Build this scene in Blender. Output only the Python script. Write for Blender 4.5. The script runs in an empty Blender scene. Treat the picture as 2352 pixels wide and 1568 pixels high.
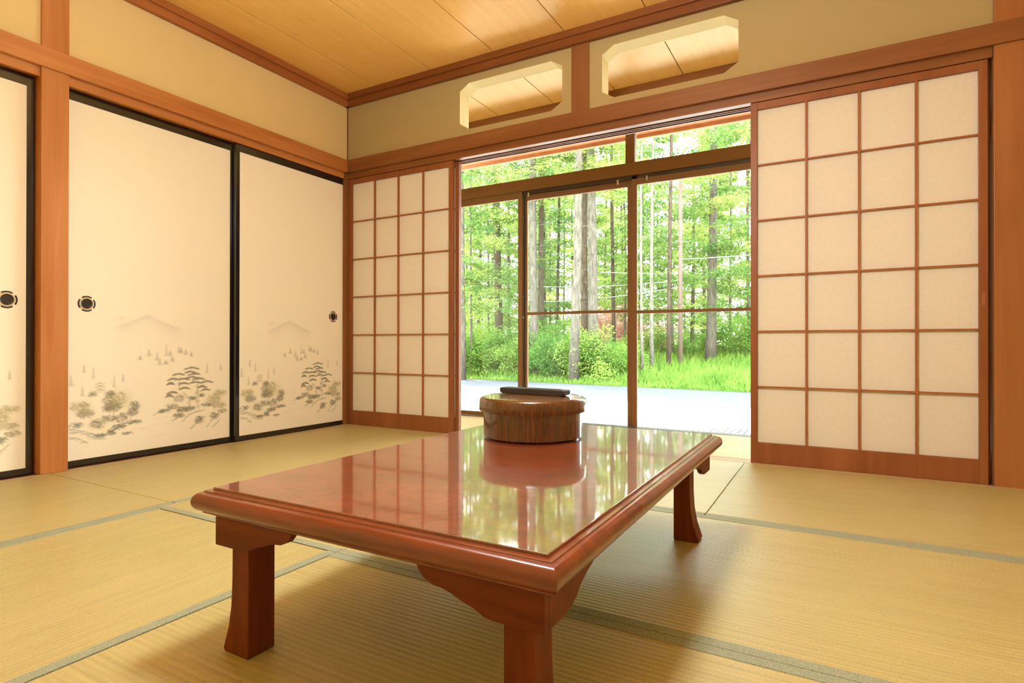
import bpy, bmesh, math, random
import numpy as np
from mathutils import Vector, Matrix

scene = bpy.context.scene
C = scene.collection
PI = math.pi

# ------------------------------------------------------------------ camera, world, sun, exposure
CAM = (3.07771423, -3.03682397, 0.585)
YAW, PITCH, ROLL, FPX = -0.512398628, 0.00324227, 0.00112421, 1318.216
cd = bpy.data.cameras.new('camera')
cam = bpy.data.objects.new('camera', cd); C.objects.link(cam)
cd.sensor_fit = 'HORIZONTAL'; cd.sensor_width = 36.0; cd.lens = FPX / 2352 * 36.0
cd.clip_start = 0.05; cd.clip_end = 400
_f = Vector((math.sin(YAW)*math.cos(PITCH), math.cos(YAW)*math.cos(PITCH), math.sin(PITCH)))
_r = Vector((math.cos(YAW), -math.sin(YAW), 0)); _u = _r.cross(_f)
_r2 = math.cos(ROLL)*_r + math.sin(ROLL)*_u; _u2 = -math.sin(ROLL)*_r + math.cos(ROLL)*_u
cam.matrix_world = Matrix(((_r2.x, _u2.x, -_f.x, CAM[0]), (_r2.y, _u2.y, -_f.y, CAM[1]), (_r2.z, _u2.z, -_f.z, CAM[2]), (0, 0, 0, 1)))
scene.camera = cam

scene.view_settings.view_transform = 'Standard'
scene.view_settings.look = 'None'
scene.view_settings.gamma = 1.0
scene.view_settings.use_curve_mapping = False
scene.view_settings.exposure = 0.0
try:
    scene.cycles.use_denoising = True
    scene.cycles.max_bounces = 10
    scene.cycles.transparent_max_bounces = 16
    scene.cycles.sample_clamp_indirect = 6.0
except Exception:
    pass

SKY_STRENGTH = 17.0
SUN_STRENGTH = 32.0
LAMP_STRENGTH = 112.0
LAMP_COLOR = (0.90, 1.0, 1.14, 1)
world = bpy.data.worlds.new('sky'); scene.world = world; world.use_nodes = True
wn = world.node_tree.nodes; wl = world.node_tree.links; wn.clear()
wo = wn.new('ShaderNodeOutputWorld'); wb = wn.new('ShaderNodeBackground')
wr = wn.new('ShaderNodeValToRGB'); wt = wn.new('ShaderNodeTexCoord'); ws = wn.new('ShaderNodeSeparateXYZ')
wl.new(wt.outputs['Generated'], ws.inputs[0]); wl.new(ws.outputs['Z'], wr.inputs[0])
wr.color_ramp.elements[0].position = 0.0; wr.color_ramp.elements[0].color = (1.0, 1.0, 0.98, 1)
wr.color_ramp.elements[1].position = 0.8; wr.color_ramp.elements[1].color = (0.72, 0.86, 1.0, 1)
wl.new(wr.outputs[0], wb.inputs[0]); wb.inputs[1].default_value = SKY_STRENGTH
wl.new(wb.outputs[0], wo.inputs[0])

sd = bpy.data.lights.new('sun', 'SUN'); sun = bpy.data.objects.new('sun', sd); C.objects.link(sun)
sd.energy = SUN_STRENGTH; sd.angle = math.radians(1.2); sd.color = (1.0, 0.96, 0.88)
sun.location = (0, 6, 12)
sun.rotation_euler = Vector((-0.42, 0.28, 0.86)).to_track_quat('Z', 'Y').to_euler()

# ------------------------------------------------------------------ helpers
def lin(r, g, b):
    f = lambda c: (c/255/12.92) if c/255 <= 0.04045 else ((c/255+0.055)/1.055)**2.4
    return (f(r), f(g), f(b), 1)

def nmat(name):
    m = bpy.data.materials.new(name); m.use_nodes = True
    nt = m.node_tree; nt.nodes.clear()
    out = nt.nodes.new('ShaderNodeOutputMaterial')
    return m, nt, out

def N(nt, t, **kw):
    n = nt.nodes.new(t)
    for k, v in kw.items():
        if hasattr(n, k) and k not in ('inputs',): setattr(n, k, v)
    return n

def principled(nt, out, rough=0.5, spec=0.5, coat=0.0, coat_rough=0.05, metallic=0.0):
    p = nt.nodes.new('ShaderNodeBsdfPrincipled')
    p.inputs['Roughness'].default_value = rough
    p.inputs['Specular IOR Level'].default_value = spec
    p.inputs['Coat Weight'].default_value = coat
    p.inputs['Coat Roughness'].default_value = coat_rough
    p.inputs['Metallic'].default_value = metallic
    nt.links.new(p.outputs[0], out.inputs[0])
    return p

def coords(nt, scale=(1, 1, 1), rot=(0, 0, 0), loc=(0, 0, 0)):
    tc = nt.nodes.new('ShaderNodeTexCoord'); mp = nt.nodes.new('ShaderNodeMapping')
    mp.inputs['Scale'].default_value = scale; mp.inputs['Rotation'].default_value = rot; mp.inputs['Location'].default_value = loc
    nt.links.new(tc.outputs['Object'], mp.inputs[0])
    return mp.outputs[0]

def noise(nt, vec, scale=5, detail=4, rough=0.55, dist=0.0):
    n = nt.nodes.new('ShaderNodeTexNoise')
    n.inputs['Scale'].default_value = scale; n.inputs['Detail'].default_value = detail
    n.inputs['Roughness'].default_value = rough; n.inputs['Distortion'].default_value = dist
    nt.links.new(vec, n.inputs['Vector'])
    return n.outputs['Fac']

def ramp(nt, fac, stops):
    r = nt.nodes.new('ShaderNodeValToRGB')
    e = r.color_ramp.elements
    e[0].position, e[0].color = stops[0]
    e[1].position, e[1].color = stops[-1]
    for p, c in stops[1:-1]:
        x = e.new(p); x.color = c
    nt.links.new(fac, r.inputs[0])
    return r.outputs[0]

def mixc(nt, a, b, fac, mode='MIX'):
    m = nt.nodes.new('ShaderNodeMix'); m.data_type = 'RGBA'; m.blend_type = mode
    for s, v in ((m.inputs['Factor'], fac), (m.inputs['A'], a), (m.inputs['B'], b)):
        if isinstance(v, (int, float, tuple)): s.default_value = v
        else: nt.links.new(v, s)
    return m.outputs['Result']

def bump(nt, h, strength=0.2, dist=0.002):
    b = nt.nodes.new('ShaderNodeBump'); b.inputs['Strength'].default_value = strength; b.inputs['Distance'].default_value = dist
    nt.links.new(h, b.inputs['Height']); return b.outputs[0]

def wood(name, dark, light, axis='X', scale=1.0, rough=0.45, spec=0.4, coat=0.0, contrast=1.0, ringy=True, knots=False):
    m, nt, out = nmat(name)
    p = principled(nt, out, rough, spec, coat)
    s = {'X': (1.2, 22, 22), 'Y': (22, 1.2, 22), 'Z': (22, 22, 1.2)}[axis]
    s = tuple(v*scale for v in s)
    v = coords(nt, s)
    a = noise(nt, v, 1.0, 5, 0.6, 0.6)
    s2 = {'X': (0.5, 3, 3), 'Y': (3, 0.5, 3), 'Z': (3, 3, 0.5)}[axis]
    b = noise(nt, coords(nt, s2), 1.4, 3, 0.5, 0.3)
    mx = nt.nodes.new('ShaderNodeMath'); mx.operation = 'MULTIPLY_ADD'
    nt.links.new(b, mx.inputs[0]); mx.inputs[1].default_value = 0.6
    h = nt.nodes.new('ShaderNodeMath'); h.operation = 'MULTIPLY'; nt.links.new(a, h.inputs[0]); h.inputs[1].default_value = 0.5
    nt.links.new(h.outputs[0], mx.inputs[2])
    c = 0.17/contrast
    col = ramp(nt, mx.outputs[0], [(0.55-c, dark), (0.55+c, light)])
    nt.links.new(col, p.inputs['Base Color'])
    nt.links.new(bump(nt, a, 0.08, 0.001), p.inputs['Normal'])
    return m

def plain(name, c, rough=0.5, spec=0.4, metallic=0.0, coat=0.0, var=0.0):
    m, nt, out = nmat(name)
    p = principled(nt, out, rough, spec, coat, 0.05, metallic)
    n = noise(nt, coords(nt), 9, 3)
    k = 1-var
    col = ramp(nt, n, [(0.3, (c[0]*k, c[1]*k, c[2]*k, 1)), (0.7, c)])
    nt.links.new(col, p.inputs['Base Color'])
    return m

def link(name, me, m, parent=None, loc=(0, 0, 0), bevel=0.0, smooth=False):
    o = bpy.data.objects.new(name, me); C.objects.link(o)
    if m is not None:
        me.materials.clear(); me.materials.append(m)
    o.location = loc
    if parent is not None: o.parent = parent
    if bevel:
        b = o.modifiers.new('bevel', 'BEVEL'); b.width = bevel; b.segments = 2; b.limit_method = 'ANGLE'; b.angle_limit = math.radians(40)
    if smooth:
        for p in me.polygons: p.use_smooth = True
    return o

class MB:
    def __init__(self): self.v = []; self.f = []
    def box(self, x0, x1, y0, y1, z0, z1):
        n = len(self.v)
        self.v += [(x0,y0,z0),(x1,y0,z0),(x1,y1,z0),(x0,y1,z0),(x0,y0,z1),(x1,y0,z1),(x1,y1,z1),(x0,y1,z1)]
        self.f += [tuple(n+i for i in q) for q in ((0,3,2,1),(4,5,6,7),(0,1,5,4),(1,2,6,5),(2,3,7,6),(3,0,4,7))]
        return self
    def prism(self, pts, axis, a, b):
        # closed 2-D outline swept between a and b along axis
        n = len(self.v); k = len(pts)
        def P(p, t):
            return {'x': (t, p[0], p[1]), 'y': (p[0], t, p[1]), 'z': (p[0], p[1], t)}[axis]
        self.v += [P(p, a) for p in pts] + [P(p, b) for p in pts]
        self.f.append(tuple(range(n, n+k))); self.f.append(tuple(range(n+2*k-1, n+k-1, -1)))
        for i in range(k):
            j = (i+1) % k
            self.f.append((n+i, n+k+i, n+k+j, n+j))
        return self
    def tube(self, pts, rad, seg=8, cap=True):
        n = len(self.v)
        for i, (p, r) in enumerate(zip(pts, rad)):
            p = Vector(p)
            d = (Vector(pts[min(i+1, len(pts)-1)]) - Vector(pts[max(i-1, 0)])).normalized()
            a = d.cross(Vector((0, 1, 0.01)) if abs(d.y) < 0.9 else Vector((1, 0, 0))).normalized(); b = d.cross(a)
            for k in range(seg):
                t = 2*PI*k/seg
                self.v.append(tuple(p + a*math.cos(t)*r + b*math.sin(t)*r))
        for i in range(len(pts)-1):
            for k in range(seg):
                a0 = n+i*seg+k; b0 = n+i*seg+(k+1) % seg
                self.f.append((a0, b0, b0+seg, a0+seg))
        if cap:
            self.f.append(tuple(n+k for k in range(seg))[::-1])
            self.f.append(tuple(n+(len(pts)-1)*seg+k for k in range(seg)))
        return self
    def lathe(self, prof, seg=64, cx=0, cy=0):
        n = len(self.v); k = len(prof)
        for s in range(seg):
            t = 2*PI*s/seg
            for r, z in prof: self.v.append((cx+r*math.cos(t), cy+r*math.sin(t), z))
        for s in range(seg):
            for i in range(k-1):
                a = n+s*k+i; b = n+((s+1) % seg)*k+i
                self.f.append((a, b, b+1, a+1))
        return self
    def mesh(self, name='m', fix=True):
        me = bpy.data.meshes.new(name); me.from_pydata(self.v, [], self.f); me.update()
        if fix:
            bm = bmesh.new(); bm.from_mesh(me)
            bmesh.ops.remove_doubles(bm, verts=bm.verts, dist=1e-6) if False else None
            bmesh.ops.recalc_face_normals(bm, faces=bm.faces); bm.to_mesh(me); bm.free()
        return me
    def build(self, name, m, parent=None, loc=(0, 0, 0), bevel=0.0, smooth=False):
        return link(name, self.mesh(name), m, parent, loc, bevel, smooth)

def tag(o, label=None, cat=None, group=None, kind=None):
    if label: o['label'] = label
    if cat: o['category'] = cat
    if group: o['group'] = group
    if kind: o['kind'] = kind
    return o

def empty(name, loc, rz=0, label=None, cat=None, group=None, kind=None):
    o = bpy.data.objects.new(name, None); C.objects.link(o)
    o.location = loc; o.rotation_euler = (0, 0, rz); o.empty_display_size = 0.1
    return tag(o, label, cat, group, kind)

def copy_tree(o, parent=None):
    c = o.copy(); C.objects.link(c); c.parent = parent
    for ch in list(o.children): copy_tree(ch, c)
    return c

def struct(name, mb, m, label=None, cat=None, bevel=0.0015, parent=None):
    o = mb.build(name, m, parent, bevel=bevel)
    if parent is None: tag(o, label, cat, kind='structure')
    return o

# ------------------------------------------------------------------ materials
CED_D, CED_L = lin(168, 98, 44), lin(205, 138, 76)
ced = {a: wood('cedar_'+a, CED_D, CED_L, a, 1.0, 0.42, 0.35) for a in 'XYZ'}
ced2 = {a: wood('shaded_cedar_'+a, lin(118, 68, 31), lin(146, 93, 49), a, 1.2, 0.42, 0.35) for a in 'XYZ'}  # same cedar, darkened to carry the weaker light on the far wall

def plaster(name, k):
    m, nt, out = nmat(name)
    p = principled(nt, out, 0.9, 0.15)
    v = coords(nt)
    a = noise(nt, v, 420, 3, 0.7); b = noise(nt, v, 2.2, 3)
    c1 = ramp(nt, a, [(0.3, lin(216, 188, 126)), (0.7, lin(234, 208, 146))])
    c2 = mixc(nt, c1, lin(224, 200, 136), b)
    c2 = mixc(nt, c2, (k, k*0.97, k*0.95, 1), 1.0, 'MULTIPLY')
    nt.links.new(c2, p.inputs['Base Color'])
    nt.links.new(bump(nt, a, 0.25, 0.001), p.inputs['Normal'])
    return m
M_PLASTER = plaster('sand_plaster', 1.0)
M_PLASTERF = plaster('sand_plaster_far', 0.56)  # same plaster recipe, multiplied darker for the far wall
M_REVEAL = plain('cream_plaster_edge', lin(244, 226, 176), 0.8, 0.2)

def ceiling_mat():
    m, nt, out = nmat('ceiling_veneer')
    p = principled(nt, out, 0.42, 0.45)
    g = noise(nt, coords(nt, (14, 0.9, 14)), 1.6, 5, 0.6, 1.2)
    fl = noise(nt, coords(nt, (60, 9, 60)), 1.0, 3, 0.6, 0.4)
    base = ramp(nt, g, [(0.3, lin(238, 186, 100)), (0.7, lin(244, 198, 116))])
    fleck = ramp(nt, fl, [(0.63, (1, 1, 1, 1)), (0.70, (0.88, 0.80, 0.68, 1))])
    nt.links.new(mixc(nt, base, fleck, 0.8, 'MULTIPLY'), p.inputs['Base Color'])
    return m
M_CEIL = ceiling_mat()

def tatami(name, axis):
    # rush weave: ribs 15 mm apart running along `axis`, fine rushes across
    m, nt, out = nmat(name)
    p = principled(nt, out, 0.42, 0.62)
    tc = nt.nodes.new('ShaderNodeTexCoord'); sp = nt.nodes.new('ShaderNodeSeparateXYZ')
    nt.links.new(tc.outputs['Object'], sp.inputs[0])
    cross = sp.outputs['Y' if axis == 'X' else 'X']
    k = nt.nodes.new('ShaderNodeMath'); k.operation = 'MULTIPLY'; nt.links.new(cross, k.inputs[0]); k.inputs[1].default_value = 2*PI/0.0150
    s = nt.nodes.new('ShaderNodeMath'); s.operation = 'SINE'; nt.links.new(k.outputs[0], s.inputs[0])
    h = nt.nodes.new('ShaderNodeMath'); h.operation = 'MULTIPLY_ADD'; nt.links.new(s.outputs[0], h.inputs[0]); h.inputs[1].default_value = 0.5; h.inputs[2].default_value = 0.5
    # fine rush strands
    sc = (600, 70, 1) if axis == 'X' else (70, 600, 1)
    fine = noise(nt, coords(nt, sc), 1.0, 2, 0.6)
    sc2 = (1.0, 26, 1) if axis == 'X' else (26, 1.0, 1)
    streak = noise(nt, coords(nt, sc2), 3.0, 4, 0.65)
    patch = noise(nt, coords(nt), 1.6, 3, 0.5)
    c = ramp(nt, patch, [(0.3, lin(172, 159, 104)), (0.7, lin(186, 173, 116))])
    c = mixc(nt, c, ramp(nt, streak, [(0.25, lin(160, 140, 76)), (0.75, lin(222, 192, 118))]), 0.38)
    c = mixc(nt, c, ramp(nt, fine, [(0.3, (0.66, 0.62, 0.55, 1)), (0.7, (1.16, 1.14, 1.1, 1))]), 0.45, 'MULTIPLY')
    rb = ramp(nt, h.outputs[0], [(0.0, (0.60, 0.58, 0.52, 1)), (0.35, (1, 1, 1, 1)), (1.0, (1.04, 1.04, 1.02, 1))])
    c = mixc(nt, c, rb, 0.24, 'MULTIPLY')
    nt.links.new(c, p.inputs['Base Color'])
    b1 = nt.nodes.new('ShaderNodeBump'); b1.inputs['Strength'].default_value = 0.42; b1.inputs['Distance'].default_value = 0.0012
    nt.links.new(h.outputs[0], b1.inputs['Height'])
    b2 = nt.nodes.new('ShaderNodeBump'); b2.inputs['Strength'].default_value = 0.25; b2.inputs['Distance'].default_value = 0.0006
    nt.links.new(fine, b2.inputs['Height']); nt.links.new(b1.outputs[0], b2.inputs['Normal'])
    nt.links.new(b2.outputs[0], p.inputs['Normal'])
    return m
M_TAT = {'X': tatami('rush_weave_X', 'X'), 'Y': tatami('rush_weave_Y', 'Y')}

def heri_mat():
    m, nt, out = nmat('patterned_border_cloth')
    p = principled(nt, out, 0.7, 0.2)
    v = coords(nt)
    vo = nt.nodes.new('ShaderNodeTexVoronoi'); vo.feature = 'DISTANCE_TO_EDGE'; vo.inputs['Scale'].default_value = 210
    nt.links.new(v, vo.inputs['Vector'])
    c = ramp(nt, vo.outputs['Distance'], [(0.05, lin(168, 168, 134)), (0.22, lin(118, 120, 96))])
    n = noise(nt, v, 300, 2)
    c = mixc(nt, c, lin(144, 144, 116), n)
    nt.links.new(c, p.inputs['Base Color'])
    return m
M_HERI = heri_mat()

def paper_mat(name, c, tr=0.35, rough=0.9):
    m, nt, out = nmat(name)
    d = nt.nodes.new('ShaderNodeBsdfDiffuse'); t = nt.nodes.new('ShaderNodeBsdfTranslucent'); mx = nt.nodes.new('ShaderNodeMixShader')
    n = noise(nt, coords(nt), 60, 4, 0.6)
    col = ramp(nt, n, [(0.3, (c[0]*0.95, c[1]*0.95, c[2]*0.95, 1)), (0.7, c)])
    nt.links.new(col, d.inputs[0]); nt.links.new(col, t.inputs[0])
    mx.inputs[0].default_value = tr
    nt.links.new(d.outputs[0], mx.inputs[1]); nt.links.new(t.outputs[0], mx.inputs[2]); nt.links.new(mx.outputs[0], out.inputs[0])
    return m
M_SHOJI = paper_mat('shoji_paper', lin(250, 240, 220), 0.30)

def fusuma_paper():
    m, nt, out = nmat('painted_fusuma_paper')
    p = principled(nt, out, 0.75, 0.2)
    at = nt.nodes.new('ShaderNodeAttribute'); at.attribute_name = 'ink'
    sp = nt.nodes.new('ShaderNodeSeparateColor'); nt.links.new(at.outputs['Color'], sp.inputs[0])
    n = noise(nt, coords(nt), 120, 3)
    base = ramp(nt, n, [(0.3, lin(248, 236, 206)), (0.7, lin(251, 241, 214))])
    c = mixc(nt, base, lin(74, 72, 50), sp.outputs[0])
    c = mixc(nt, c, lin(190, 180, 100), sp.outputs[1])
    nt.links.new(c, p.inputs['Base Color'])
    return m
M_FUS = fusuma_paper()
M_LACQ = plain('black_lacquer', lin(22, 18, 16), 0.22, 0.6, 0, 0.6)
M_PULL = plain('dark_bronze_pull', lin(52, 44, 38), 0.35, 0.5, 0.4)
M_PULLR = plain('pale_brass_ring', lin(214, 188, 140), 0.4, 0.5, 0.2)
M_DARK = plain('dark_gap', lin(26, 14, 8), 0.8, 0.1)

def table_wood(name, dark, light, burl=False, axis='X', rough=0.28, coat=0.8):
    m, nt, out = nmat(name)
    p = principled(nt, out, rough, 0.5, coat, 0.05)
    if coat == 0.0: p.inputs['Specular IOR Level'].default_value = 0.22
    if burl: p.inputs['Coat IOR'].default_value = 2.1
    s = {'X': (2, 26, 26), 'Y': (26, 2, 26), 'Z': (26, 26, 2)}[axis]
    a = noise(nt, coords(nt, s), 1.0, 5, 0.65, 0.8)
    if burl:
        w = nt.nodes.new('ShaderNodeTexWave'); w.wave_type = 'BANDS'; w.bands_direction = 'X'
        w.inputs['Scale'].default_value = 9; w.inputs['Distortion'].default_value = 26; w.inputs['Detail'].default_value = 4; w.inputs['Detail Scale'].default_value = 0.9
        nt.links.new(coords(nt, (1.2, 0.8, 1), (0, 0, 0.5)), w.inputs['Vector'])
        b = noise(nt, coords(nt, (1, 2.2, 1)), 3.2, 5, 0.6, 1.6)
        c = ramp(nt, b, [(0.2, dark), (0.8, light)])
        c = mixc(nt, c, ramp(nt, w.outputs['Fac'], [(0.0, (0.45, 0.34, 0.28, 1)), (0.35, (1, 1, 1, 1))]), 0.38, 'MULTIPLY')
        fb = noise(nt, coords(nt, (6, 30, 6), (0, 0, 0.5)), 3.0, 3, 0.6)
        c = mixc(nt, c, ramp(nt, fb, [(0.35, (0.75, 0.66, 0.6, 1)), (0.6, (1.05, 1.05, 1.05, 1))]), 0.6, 'MULTIPLY')
        nn = noise(nt, coords(nt), 55, 2, 0.5)
        nt.links.new(bump(nt, nn, 0.03, 0.0006), p.inputs['Coat Normal'])
    else:
        c = ramp(nt, a, [(0.3, dark), (0.7, light)])
    nt.links.new(c, p.inputs['Base Color'])
    return m
M_TTOP = table_wood('lacquered_burl_veneer', lin(98, 36, 15), lin(148, 64, 32), True, rough=0.3, coat=1.0)
M_TRIM = {a: table_wood('lacquered_rosewood_'+a, lin(92, 32, 5), lin(134, 54, 12), False, a, 0.32, 0.55) for a in 'XYZ'}
M_TLEG = {a: table_wood('stained_leg_wood_'+a, lin(88, 34, 3), lin(122, 56, 8), False, a, 0.5, 0.0) for a in 'XYZ'}

def box_wood():
    m, nt, out = nmat('lacquered_striped_cedar')
    p = principled(nt, out, 0.25, 0.5, 1.0, 0.04)
    tc = nt.nodes.new('ShaderNodeTexCoord'); sp = nt.nodes.new('ShaderNodeSeparateXYZ'); nt.links.new(tc.outputs['Object'], sp.inputs[0])
    at = nt.nodes.new('ShaderNodeMath'); at.operation = 'ARCTAN2'; nt.links.new(sp.outputs['Y'], at.inputs[0]); nt.links.new(sp.outputs['X'], at.inputs[1])
    cb = nt.nodes.new('ShaderNodeCombineXYZ'); nt.links.new(at.outputs[0], cb.inputs[0]); nt.links.new(sp.outputs['Z'], cb.inputs[2])
    mp = nt.nodes.new('ShaderNodeMapping'); mp.inputs['Scale'].default_value = (52, 1, 9); nt.links.new(cb.outputs[0], mp.inputs[0])
    a = noise(nt, mp.outputs[0], 1.0, 3, 0.6, 0.3)
    c = ramp(nt, a, [(0.30, lin(50, 20, 5)), (0.5, lin(80, 36, 9)), (0.70, lin(108, 54, 17))])
    nt.links.new(c, p.inputs['Base Color'])
    return m
M_BOX = box_wood()
M_BOXTOP = table_wood('lacquered_lid_top', lin(110, 58, 18), lin(160, 96, 36), False, 'X', 0.25, 1.0)
M_REMOTE = plain('charcoal_plastic', lin(42, 38, 34), 0.45, 0.4)
M_KEY = plain('grey_rubber_keys', lin(86, 82, 80), 0.6, 0.3)

M_ALU = plain('bronze_aluminium', lin(118, 80, 46), 0.6, 0.2, 0.0)
M_ALUD = plain('dark_bronze_aluminium', lin(58, 42, 32), 0.4, 0.5, 0.3)

def glass_mat():
    m, nt, out = nmat('window_glass')
    t = nt.nodes.new('ShaderNodeBsdfTransparent'); g = nt.nodes.new('ShaderNodeBsdfGlossy'); mx = nt.nodes.new('ShaderNodeMixShader'); fr = nt.nodes.new('ShaderNodeFresnel')
    t.inputs[0].default_value = (0.97, 0.99, 0.97, 1); g.inputs['Roughness'].default_value = 0.0; fr.inputs[0].default_value = 1.45
    nt.links.new(fr.outputs[0], mx.inputs[0]); nt.links.new(t.outputs[0], mx.inputs[1]); nt.links.new(g.outputs[0], mx.inputs[2]); nt.links.new(mx.outputs[0], out.inputs[0])
    return m
M_GLASS = glass_mat()
M_BOARD = wood('corridor_floorboard', lin(206, 172, 116), lin(226, 196, 142), 'X', 0.8, 0.35, 0.5)
M_EAVE = wood('eave_boards', lin(120, 66, 34), lin(146, 86, 48), 'Y', 1.0, 0.6, 0.3)

# ================================================================== THE ROOM (metres; far wall y=0, left wall x=0, floor z=0)
RX, RY = 4.42, -3.72            # right wall, back wall
ZK, ZN, ZNT, ZW, ZC = 1.770, 1.812, 1.902, 2.290, 2.370   # kamoi underside, kamoi top, nageshi top, wall top, ceiling
DY = 0.88                        # plane of the garden sashes

def B(*a): return MB().box(*a)
struct('floor', B(-0.25, RX+0.2, RY-0.2, 0.86, -0.30, -0.055), plain('subfloor', lin(120, 96, 60), 0.8), 'timber subfloor under the tatami mats', 'floor', 0)
# ceiling boards, one mesh with narrow seams between the boards
cb = MB()
xs = [0.31+0.473*i for i in range(-1, 9)] + [RX+0.1]
xs[0] = -0.1
for a, b in zip(xs[:-1], xs[1:]): cb.box(a+0.0028, b-0.0028, RY-0.1, 0.99, ZC, ZC+0.012)
struct('ceiling', cb, M_CEIL, 'golden veneer ceiling boards with thin dark seams', 'ceiling', 0.001)
struct('trim_1', B(-0.2, RX+0.2, RY-0.2, 0.99, ZC+0.012, ZC+0.05), M_DARK, 'dark backing above the ceiling boards', 'ceiling backing', 0)

# walls -------------------------------------------------------------
def octagon(x0, x1, z0, z1, cx, cz):
    return [(x0+cx, z0), (x1-cx, z0), (x1, z0+cz), (x1, z1-cz), (x1-cx, z1), (x0+cx, z1), (x0, z1-cz), (x0, z0+cz)]
def wall_hole(mb, X0, X1, Z0, Z1, oc, y0, y1):
    for y, flip in ((y0, False), (y1, True)):
        n = len(mb.v)
        R = [(X0, Z0), (X1, Z0), (X1, Z1), (X0, Z1)]
        mb.v += [(p[0], y, p[1]) for p in R+oc]
        r = lambda i: n+i
        o = lambda i: n+4+i % 8
        fs = [(r(0), r(1), o(1), o(0)), (r(1), o(2), o(1)), (r(1), r(2), o(3), o(2)), (r(2), o(4), o(3)),
              (r(2), r(3), o(5), o(4)), (r(3), o(6), o(5)), (r(3), r(0), o(7), o(6)), (r(0), o(0), o(7))]
        mb.f += [f[::-1] if flip else f for f in fs]
PX0, PX1 = 1.762, 1.870
O1 = octagon(0.985, 1.702, 1.945, 2.237, 0.070, 0.043)
O2 = octagon(1.945, 2.661, 1.945, 2.237, 0.070, 0.043)
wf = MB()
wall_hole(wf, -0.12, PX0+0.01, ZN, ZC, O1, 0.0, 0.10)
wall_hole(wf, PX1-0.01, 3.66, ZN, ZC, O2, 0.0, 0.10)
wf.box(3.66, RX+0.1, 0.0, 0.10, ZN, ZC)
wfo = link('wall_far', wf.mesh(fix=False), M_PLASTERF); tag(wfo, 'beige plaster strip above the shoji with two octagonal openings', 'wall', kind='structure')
for i, oc in enumerate((O1, O2)):
    rv = MB(); n = 8
    inner = oc
    cx = sum(p[0] for p in oc)/8; cz = sum(p[1] for p in oc)/8
    outer = [(cx+(p[0]-cx)*1.012, cz+(p[1]-cz)*1.03) for p in oc]
    rv.v = [(cx+(p[0]-cx)*0.9995, -0.0012, cz+(p[1]-cz)*0.9995) for p in inner]+[(cx+(p[0]-cx)*0.9995, 0.1012, cz+(p[1]-cz)*0.9995) for p in inner]
    for k in range(8):
        j = (k+1) % 8
        rv.f += [(k, k+8, j+8, j)]
    rv.build('opening_edge', M_REVEAL, wfo)
wl_ = MB()
wl_.box(-0.12, 0.0, RY-0.1, -1.845, ZN, ZC).box(-0.12, 0.0, -1.739, 0.12, ZN, ZC)
struct('wall_left', wl_, M_PLASTER, 'plaster strip of the left wall above the painted sliding doors', 'wall', 0)
struct('wall_backing', B(-0.30, -0.12, RY-0.1, 1.0, -0.05, ZC+0.05), M_PLASTER, 'closet side behind the painted sliding doors', 'wall', 0)  # unseen slab added to keep outside light from leaking in
struct('wall_right', B(RX, RX+0.15, RY-0.15, 1.0, -0.05, ZC+0.05), M_PLASTER, 'beige plaster wall on the right side of the room', 'wall', 0)
struct('wall_back', B(-0.3, RX+0.15, RY-0.15, RY, -0.05, ZC+0.05), M_PLASTER, 'beige plaster wall behind the viewer', 'wall', 0)
struct('wall_garden', MB().box(-0.2, RX+0.1, DY+0.02, DY+0.13, 2.24, ZC+0.05).box(3.66, RX+0.1, DY+0.02, DY+0.13, -0.05, 2.24).box(-0.2, 0.03, DY+0.02, DY+0.13, -0.05, 2.24),
       M_PLASTER, 'outer wall round the garden window', 'wall', 0)
struct('wall_side', B(3.80, RX, 0.0, 0.10, -0.05, ZN), M_PLASTER, 'plaster wall right of the wide cedar post', 'wall', 0)

# posts, nageshi, kamoi, ceiling trim --------------------------------
struct('trim_2', B(-0.10, 0.012, -1.845, -1.739, 0, ZC), ced['Z'], 'square cedar post between the painted doors of the left wall', 'post')
struct('trim_3', MB().box(-0.10, 0.006, -0.034, 0.11, 0, ZN).box(-0.004, 0.006, -0.006, 0.004, ZNT, ZW), ced2['Z'], 'slim cedar corner post where the two walls meet', 'post')
struct('trim_4', B(PX0, PX1, -0.008, 0.108, ZNT-0.01, ZC), ced2['Z'], 'short cedar post between the two octagonal openings', 'post')
struct('trim_5', B(3.648, 3.80, -0.012, 0.11, 0, ZC), wood('post_face_cedar', lin(142, 84, 40), lin(174, 114, 62), 'Z', 0.5, 0.42, 0.35), 'wide cedar post right of the shoji', 'post')
struct('trim_6', MB().box(0.0, RX, -0.024, 0.03, ZN, ZNT), ced2['X'], 'cedar rail running above the shoji', 'rail', 0.003)
struct('trim_7', MB().box(-0.03, 0.024, RY, 0.0, ZN, ZNT), ced['Y'], 'cedar rail running above the painted doors', 'rail', 0.003)
kp = [(-0.001, ZN), (-0.001, ZK)]
for a, b in ((0.036, 0.060), (0.066, 0.082), (0.088, 0.108)): kp += [(a, ZK), (a, ZK+0.012), (b, ZK+0.012), (b, ZK)]
kp += [(0.12, ZK), (0.12, ZN)]
struct('trim_8', MB().prism(kp, 'x', 0.008, 3.646), ced2['X'], 'grooved cedar head track of the shoji', 'head track', 0)
k = MB()
for a, b in ((-1.7385, -0.0345), (RY, -1.8455)):
    k.box(-0.010, -0.001, a, b, ZK, ZN); k.box(-0.12, -0.0101, a, b, ZK+0.006, ZN)
struct('trim_9', k, ced['Y'], 'cedar head track of the painted sliding doors', 'head track', 0)
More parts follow.
